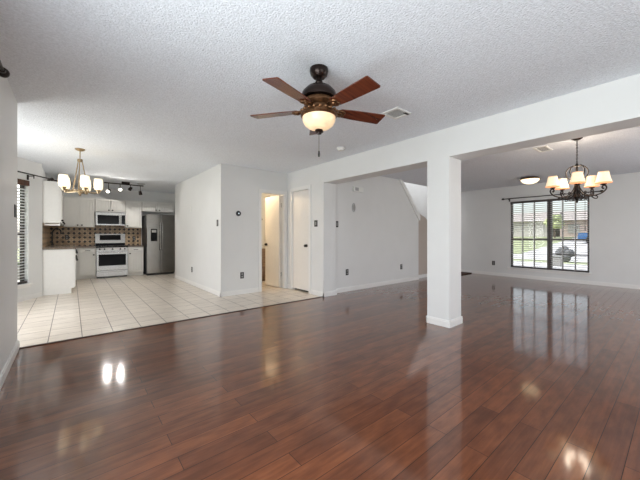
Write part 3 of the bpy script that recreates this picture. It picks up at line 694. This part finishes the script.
tag(MB().lathe([(.09, 0), (.09, -.015), (.07, -.025), (0, -.025)], (1.374, 8.714 + .12, H)).build('smoke_detector', M['grey'], smooth=True), 'grey ceiling disc just behind the kitchen track light', 'smoke detector')
fl = thing('flush_light', (7.992, 2.236, H), 'glowing bowl ceiling light with bronze rim near the dining window', 'ceiling light')
MB().lathe([(.10, 0), (.16, -.015), (.195, -.045), (.195, -.058), (.18, -.06), (0, -.06)], (7.992, 2.236, H)).build('rim', M['goldbronze'], fl, True)
MB().lathe([(.178, -.058), (.17, -.085), (.13, -.125), (.07, -.15), (0, -.155)], (7.992, 2.236, H)).build('bowl', M['flush'], fl, True)

tr = thing('track_light', (1.01, 8.8, H), 'dark track light bar with four spot heads on the kitchen ceiling', 'track light')
MB().box(.60, 1.42, 8.785, 8.815, 2.365, 2.39, .003).build('rail', M['bronze'], tr)
MB().box(.95, 1.12, 8.76, 8.84, 2.385, H, .006).build('canopy', M['bronze'], tr)
for i, (x, z, lit, dirv) in enumerate(((.69, 2.19, 1, (-.45, -.8, -.5)), (.92, 2.255, 1, (.0, -.9, -.45)), (1.135, 2.285, 0, (-.5, .35, -.8)), (1.35, 2.20, 0, (.2, .3, -.9)))):
    d = Vector(dirv).normalized(); p = Vector((x, 8.8, z))
    hd = MB().cyl((x, 8.8, 2.37), (x, 8.8, z + .02), .007, n=8).cyl(p - d * .045, p + d * .045, .028, .042, 16).build('spot_head', M['bronze'], tr, True)
    lamp('spot_beam', 'SPOT', p + d * .07, 20, (1, .95, .88), direction=d, radius=.04).data.spot_size = math.radians(125)
    MB().cyl(p + d * .043, p + d * .05, .038, .036, 16).build('lens', M['spotlit'] if lit else M['blackglass'], hd)

# ------------------------------------------------------------------ ceiling fan
fx, fy = 1.507, 1.84
fan = thing('ceiling_fan', (fx, fy, H), 'five-blade mahogany ceiling fan with glowing bowl light', 'ceiling fan')
C = (fx, fy, 0)
MB().lathe([(.0, H), (.072, H), (.074, H - .02), (.066, H - .05), (.045, H - .072), (.0, H - .075)], C).build('canopy', M['bronze'], fan, True)
MB().cyl((fx, fy, H - .07), (fx, fy, 2.30), .018).lathe([(0, 2.345), (.028, 2.34), (.034, 2.325), (.028, 2.31), (0, 2.305)], C).build('downrod', M['bronze'], fan, True)
MB().lathe([(0, 2.315), (.05, 2.31), (.10, 2.285), (.132, 2.25), (.142, 2.215), (.138, 2.20), (0, 2.20)], C).build('motor_housing', M['bronze'], fan, True)
MB().lathe([(.10, 2.20), (.118, 2.19), (.122, 2.165), (.110, 2.15), (.095, 2.14), (.10, 2.12), (.085, 2.10), (0, 2.10)], C).build('motor_band', M['goldbronze'], fan, True)
z_b = 2.118; az = PI / 2 - math.radians(39.513) + math.radians(3)
for k in range(5):
    a = az - k * 2 * PI / 5; R = Matrix.Translation((fx, fy, z_b)) @ Matrix.Rotation(a, 4, 'Z') @ Matrix.Rotation(math.radians(-11), 4, 'X')
    R0 = Matrix.Translation((fx, fy, z_b)) @ Matrix.Rotation(a, 4, 'Z')
    # blade with clipped far corners and rounded root
    pl = [(.165, -.034), (.18, -.048), (.30, -.060), (.560, -.070), (.568, -.064), (.568, .060), (.560, .068), (.30, .060), (.18, .048), (.165, .034)]
    b = MB(R).prism(pl, 'z', -.004, .004)
    bo = b.build('blade', M['blade'], fan)
    ir = MB(R)
    ir.tube(bez([(.10, 0, .02), (.13, 0, .005), (.16, 0, -.008), (.20, 0, -.009)]), .011, 8)
    ir.tube(bez([(.12, .0, 0), (.15, .03, -.004), (.19, .036, -.008), (.215, .02, -.009), (.21, 0, -.009)]), .007, 8)
    ir.tube(bez([(.12, .0, 0), (.15, -.03, -.004), (.19, -.036, -.008), (.215, -.02, -.009), (.21, 0, -.009)]), .007, 8)
    ir.ball((.175, 0, -.012), .022, 12, (1, 1, .6))
    ir.build('blade_iron', M['goldbronze'], bo, True)
MB().lathe([(0, 2.1330), (.06, 2.1330), (.075, 2.1180), (.115, 2.1080), (.142, 2.0880), (.146, 2.0680), (.134, 2.0550), (0, 2.0550)], C).build('light_fitter', M['goldbronze'], fan, True)
om = MB().tube([(fx + (.138 + .004 * math.cos(20 * t)) * math.cos(t), fy + (.138 + .004 * math.cos(20 * t)) * math.sin(t), 2.095) for t in [2 * PI * j_ / 160 for j_ in range(160)]],
               [.008 + .005 * math.cos(20 * 2 * PI * j_ / 160) for j_ in range(160)], 8, True)
om.build('fitter_ornament', M['goldbronze'], fan, True)
MB().lathe([(.131, 2.0560), (.128, 2.0280), (.112, 1.9980), (.082, 1.9750), (.045, 1.9610), (0, 1.9570)], C).build('light_bowl', M['bowl'], fan, True)
MB().lathe([(0, 1.9630), (.03, 1.9600), (.034, 1.9480), (.022, 1.9380), (.018, 1.9260), (0, 1.9210)], C).build('finial', M['bronze'], fan, True)
pc = MB().tube([(fx, fy, 1.9230), (fx, fy, 1.7930)], .0028, 6).build('pull_chain', M['steel'], fan)
MB().lathe([(0, 1.7980), (.006, 1.7930), (.009, 1.7680), (.007, 1.7480), (0, 1.7450)], C, 10).build('pull_fob', M['black'], pc, True)

# ------------------------------------------------------------------ breakfast nook chandelier
nx, ny = .102, 5.868
ch = thing('chandelier', (nx, ny, H), 'brass chandelier with five glowing white glass shades in the breakfast nook', 'chandelier')
MB().lathe([(0, H), (.062, H), (.062, H - .012), (.04, H - .028), (.012, H - .035), (0, H - .035)], (nx, ny, 0)).build('canopy', M['brass'], ch, True)
MB().cyl((nx, ny, H - .03), (nx, ny, 2.27), .007, n=10).lathe([(0, 2.29), (.03, 2.285), (.035, 2.265), (.03, 2.245), (0, 2.24)], (nx, ny, 0)).build('stem', M['brass'], ch, True)
for k in range(3):
    a = math.radians(20 + 120 * k); MB().cyl((nx + .026 * math.cos(a), ny + .026 * math.sin(a), 2.26), (nx + .11 * math.cos(a), ny + .11 * math.sin(a), 1.80), .007, n=8).build('rod', M['brass'], ch, True)
MB().lathe([(0, 1.825), (.03, 1.82), (.045, 1.795), (.03, 1.77), (.012, 1.75), (.016, 1.735), (0, 1.72)], (nx, ny, 0)).tube([(nx + .11 * math.cos(2 * PI * j / 28), ny + .11 * math.sin(2 * PI * j / 28), 1.80) for j in range(28)], .007, 8, True).build('hub', M['brass'], ch, True)
base_a = math.radians(-91 + 15)
for k in range(5):
    a = base_a + 2 * PI * k / 5; ca, sa = math.cos(a), math.sin(a)
    P = lambda r_, z: (nx + r_ * ca, ny + r_ * sa, z)
    ar = MB().tube(bez([P(.03, 1.795), P(.10, 1.788), P(.17, 1.782), P(.212, 1.79), P(.225, 1.81)]), .009, 8).lathe([(0, 1.775), (.014, 1.778), (.02, 1.80), (.036, 1.822), (.036, 1.832), (0, 1.832)], P(.225, 0)).build('arm', M['brass'], ch, True)
    MB().lathe([(.034, 1.832), (.050, 1.840), (.058, 1.87), (.060, 1.92), (.056, 1.97), (.051, 2.005), (.047, 2.005), (.051, 1.95), (.046, 1.86), (.0, 1.84)], P(.225, 0), 24).build('shade', M['shadew'], ar, True)

# ------------------------------------------------------------------ dining chandelier
dx, dy = 5.267, .933
ch = thing('chandelier', (dx, dy, H), 'black scrolled iron chandelier with five small fabric shades in the dining area', 'chandelier')
MB().lathe([(0, H), (.06, H), (.06, H - .01), (.03, H - .03), (0, H - .032)], (dx, dy, 0)).build('canopy', M['iron'], ch, True)
m = MB()
for i in range(14):      # chain links
    z = H - .03 - i * .0235
    lp = [(0.008 * math.cos(t), 0, .015 * math.sin(t)) for t in [2 * PI * j / 10 for j in range(10)]]
    m.tube([(dx + (p[0] if i % 2 else 0), dy + (0 if i % 2 else p[0]), z - .013 + p[2]) for p in lp], .0032, 6, True)
m.build('chain', M['iron'], ch, True)
MB().lathe([(0, 2.10), (.012, 2.095), (.016, 2.075), (.04, 2.068), (.042, 2.055), (.014, 2.05), (.010, 1.98), (.014, 1.90), (.026, 1.875), (.03, 1.85), (.014, 1.83), (.012, 1.70), (.03, 1.67), (.04, 1.645), (.022, 1.615), (.010, 1.60), (.014, 1.58), (0, 1.56)], (dx, dy, 0), 18).build('center_column', M['iron'], ch, True)
sb = math.radians(190.1 + 1)
for k in range(5):
    a = sb + 2 * PI * k / 5; ca, sa = math.cos(a), math.sin(a); a2 = a + PI / 5; c2, s2 = math.cos(a2), math.sin(a2)
    P = lambda r_, z: (dx + r_ * ca, dy + r_ * sa, z)
    Q = lambda r_, z: (dx + r_ * c2, dy + r_ * s2, z)
    MB().tube(bez([Q(.018, 2.062), Q(.07, 2.058), Q(.115, 2.01), Q(.118, 1.95), Q(.085, 1.90), Q(.06, 1.885), Q(.05, 1.90), Q(.06, 1.912)], 6), .0075, 8).build('crown_scroll', M['iron'], ch, True)
    MB().tube(bez([Q(.02, 1.83), Q(.035, 1.76), Q(.08, 1.69), Q(.13, 1.665), Q(.15, 1.685), Q(.14, 1.705), Q(.12, 1.695)], 6), .006, 8).build('lower_scroll', M['iron'], ch, True)
    MB().tube(bez([Q(.02, 1.60), Q(.07, 1.60), Q(.12, 1.63), Q(.115, 1.66), Q(.09, 1.655), Q(.09, 1.64)], 6), .006, 8).build('lower_scroll', M['iron'], ch, True)
    ar = MB().tube(bez([P(0.0088, 1.82), P(0.0219, 1.75), P(0.0584, 1.675), P(0.1241, 1.645), P(0.1971, 1.65), P(0.2591, 1.675), P(0.2957, 1.72), P(0.2920, 1.755), P(0.2701, 1.765), P(0.2555, 1.745), P(0.2643, 1.725), P(0.2759, 1.732)], 6), .0085, 8)
    ar.tube(bez([P(0.1460, 1.645), P(0.1715, 1.615), P(0.2008, 1.605), P(0.2117, 1.625), P(0.2008, 1.64), P(0.1913, 1.632)], 6), .006, 8)
    ar.cyl(P(0.2701, 1.762), P(0.2701, 1.80), .009, n=10).lathe([(0, 1.765), (.02, 1.77), (.034, 1.782), (.030, 1.786), (0, 1.786)], P(0.2701, 0), 14)
    ao = ar.build('arm', M['iron'], ch, True)
    MB().cyl(P(0.2701, 1.785), P(0.2701, 1.84), .013, n=10).build('candle_sleeve', M['shadeband'], ao, True)
    so = MB().lathe([(.082, 1.798), (.078, 1.815), (.066, 1.86), (.056, 1.91), (.052, 1.935), (.050, 1.935), (.054, 1.91), (.064, 1.86), (.076, 1.815), (.081, 1.798)], P(0.2701, 0), 24).build('shade', M['shadef'] if k != 2 else M['shadedim'], ao, True)
    MB().lathe([(.0855, 1.795), (.0835, 1.806), (.082, 1.806), (.083, 1.795)], P(0.2701, 0), 24).build('trim_band', M['shadeband'], so, True)
    MB().lathe([(.0535, 1.928), (.0525, 1.938), (.051, 1.938), (.0515, 1.928)], P(0.2701, 0), 24).build('trim_band', M['shadeband'], so, True)

lamp('chandelier_bulbs', 'POINT', (dx, dy, 1.95), 12, (1, .84, .66), radius=.12)

# ------------------------------------------------------------------ stairs and mat
sp = MB(); tm = MB()
for i in range(11):
    x = 8.62 - i * .235; zt = .19 * (i + 1)
    sp.box(x - .235 - (0 if i else 0), x, YE + .17, 5.415, 0, zt - .03)
    tm.box(x - .235, x + .02, YE + .17, 5.415, zt - .03, zt)
stt = thing('staircase', (8.5, 4.9, 0), 'stairs behind the sloped white entry wall', 'stairs', kind='structure')
sp.build('riser', M['trim'], stt); tm.build('tread', M['steplam'], stt)
tag(MB().box(8.45, 9.085, 4.0, 4.30, 0.001, .024, .006).build('door_mat', M['mat']), 'small dark brown mat on the floor in the far dining corner past the column', 'mat')

# ------------------------------------------------------------------ outside the dining window
gz = -.15
struct('lawn_side', MB().box(-40, -1.95, -30, 40, gz - .2, gz), M['grass'])
struct('lawn_near', MB().box(9.3, 13.0, -30, 60, gz - .2, gz), M['grass'])
struct('sidewalk', MB().box(13.0, 17.0, -30, 60, gz - .2, gz + .005), M['concrete'])
struct('lawn_strip', MB().box(17.0, 18.6, -30, 60, gz - .2, gz + .002), M['grass'])
struct('street', MB().box(18.6, 24.0, -30, 60, gz - .2, gz - .05), M['concrete'])
struct('lawn_far', MB().prism([(24, gz - .2), (24, gz), (41, .95), (80, 1.0), (80, gz - .2)], 'y', 7.2, 60).prism([(24, gz - .2), (24, gz), (41, .95), (80, 1.0), (80, gz - .2)], 'y', -30, 1.0), M['grass'])
struct('driveway', MB().prism([(24, gz - .2), (24, gz), (41, .95), (80, 1.0), (80, gz - .2)], 'y', 1.0, 7.2), M['concrete'])
def house(x, y0, y1, wall, label, zt, ridge, garage=None):
    o = thing('house', (x + 4, (y0 + y1) / 2, .9), label, 'house', 'houses across the street')
    MB().box(x, x + 8, y0, y1, .8, zt).build('wall', wall, o)
    MB().prism([(x - .5, zt - .05), (x + 8.5, zt - .05), (x + 4, ridge)], 'y', y0 - .4, y1 + .4).build('roof', M['roof'], o)
    for (a, b_, za, zb, mm, nm) in garage or ():
        MB().box(x - .05, x + .02, a, b_, za, zb).build(nm, mm, o)
    return o
house(42, 9.9, 20, M['siding'], 'beige house with pale garage door across the street, seen through the window', 2.75, 4.0,
      [(11.6, 12.9, .95, 2.4, M['siding'], 'garage_door'), (10.4, 11.1, .95, 2.2, M['siding'], 'front_door'), (13.5, 14.6, 1.4, 2.4, M['socket'], 'window')])
house(42, -3, 8.9, M['brick'], 'brick house across the street behind the blue car', 2.75, 4.0,
      [(7.2, 8.2, 1.3, 2.3, M['socket'], 'window'), (3.5, 6.3, .95, 2.4, M['siding'], 'garage_door')])
t = thing('tree', (39, 8.7, .8), 'small yellow-green tree between the two houses across the street', 'tree')
MB().tube([(39, 8.7, .75), (39.02, 8.72, 1.6), (39, 8.68, 2.3)], [.09, .07, .04], 8).build('trunk', M['bark'], t, True)
def blob(mb, c, r, n, seed, sq=(1, 1, 1)):
    rnd = random.Random(seed)
    for i in range(n):
        d = Vector((rnd.gauss(0, 1), rnd.gauss(0, 1), rnd.gauss(0, 1))).normalized() * rnd.uniform(.55, 1)
        mb.ball((c[0] + d.x * r * sq[0] * .7, c[1] + d.y * r * sq[1] * .7, c[2] + d.z * r * sq[2] * .7), r * rnd.uniform(.28, .42), 8, (1, 1, rnd.uniform(.7, 1)))
    return mb
blob(MB(), (39, 8.7, 2.45), .92, 34, 3).build('crown', M['leaf'], t, True)
bs = thing('bush', (18.0, 3.62, gz), 'rounded dark bush beyond the window, low at its centre right', 'bush')
blob(MB(), (18.0, 3.62, gz + .38), .44, 40, 5, (1, 1, .95)).build('foliage', M['bush'], bs, True)
MB().cyl((18.0, 3.62, gz), (18.0, 3.62, gz + .3), .05).build('stem', M['bark'], bs)
ub = thing('utility_box', (15.4, 3.38, gz), 'grey utility box standing before the dark bush outside', 'box')
MB().box(15.25, 15.55, 3.20, 3.55, gz, gz + .40, .02).build('body', M['socket'], ub)
MB().box(15.22, 15.58, 3.17, 3.58, gz + .40, gz + .44, .01).build('lid', M['grey'], ub)
# parked car
cz = .42
car = thing('car', (33, 3.6, cz), 'blue car parked on the driveway across the street', 'car')
prof = [(1.4, .28), (1.38, .62), (1.55, .78), (2.35, .86), (2.85, 1.32), (3.2, 1.40), (4.4, 1.38), (5.0, .92), (5.6, .86), (5.68, .60), (5.65, .28)]
MB().prism([(p[0], p[1] + cz) for p in prof], 'x', 32.2, 33.8).build('body', M['carblue'], car)
MB().prism([(2.5, .90 + cz), (2.92, 1.27 + cz), (3.55, 1.31 + cz), (3.55, .90 + cz)], 'x', 32.18, 32.21).build('side_window', M['blackglass'], car)
MB().prism([(3.65, .90 + cz), (3.65, 1.31 + cz), (4.35, 1.29 + cz), (4.8, .92 + cz)], 'x', 32.18, 32.21).build('side_window', M['blackglass'], car)
for y in (2.2, 4.85):
    for xx in (32.18, 33.62):
        MB().lathe([(0, 0), (.30, 0), (.32, .03), (.32, .17), (.30, .2), (0, .2)], (xx, y, cz + .30), 20, 'x').build('wheel', M['tyre'], car, True)
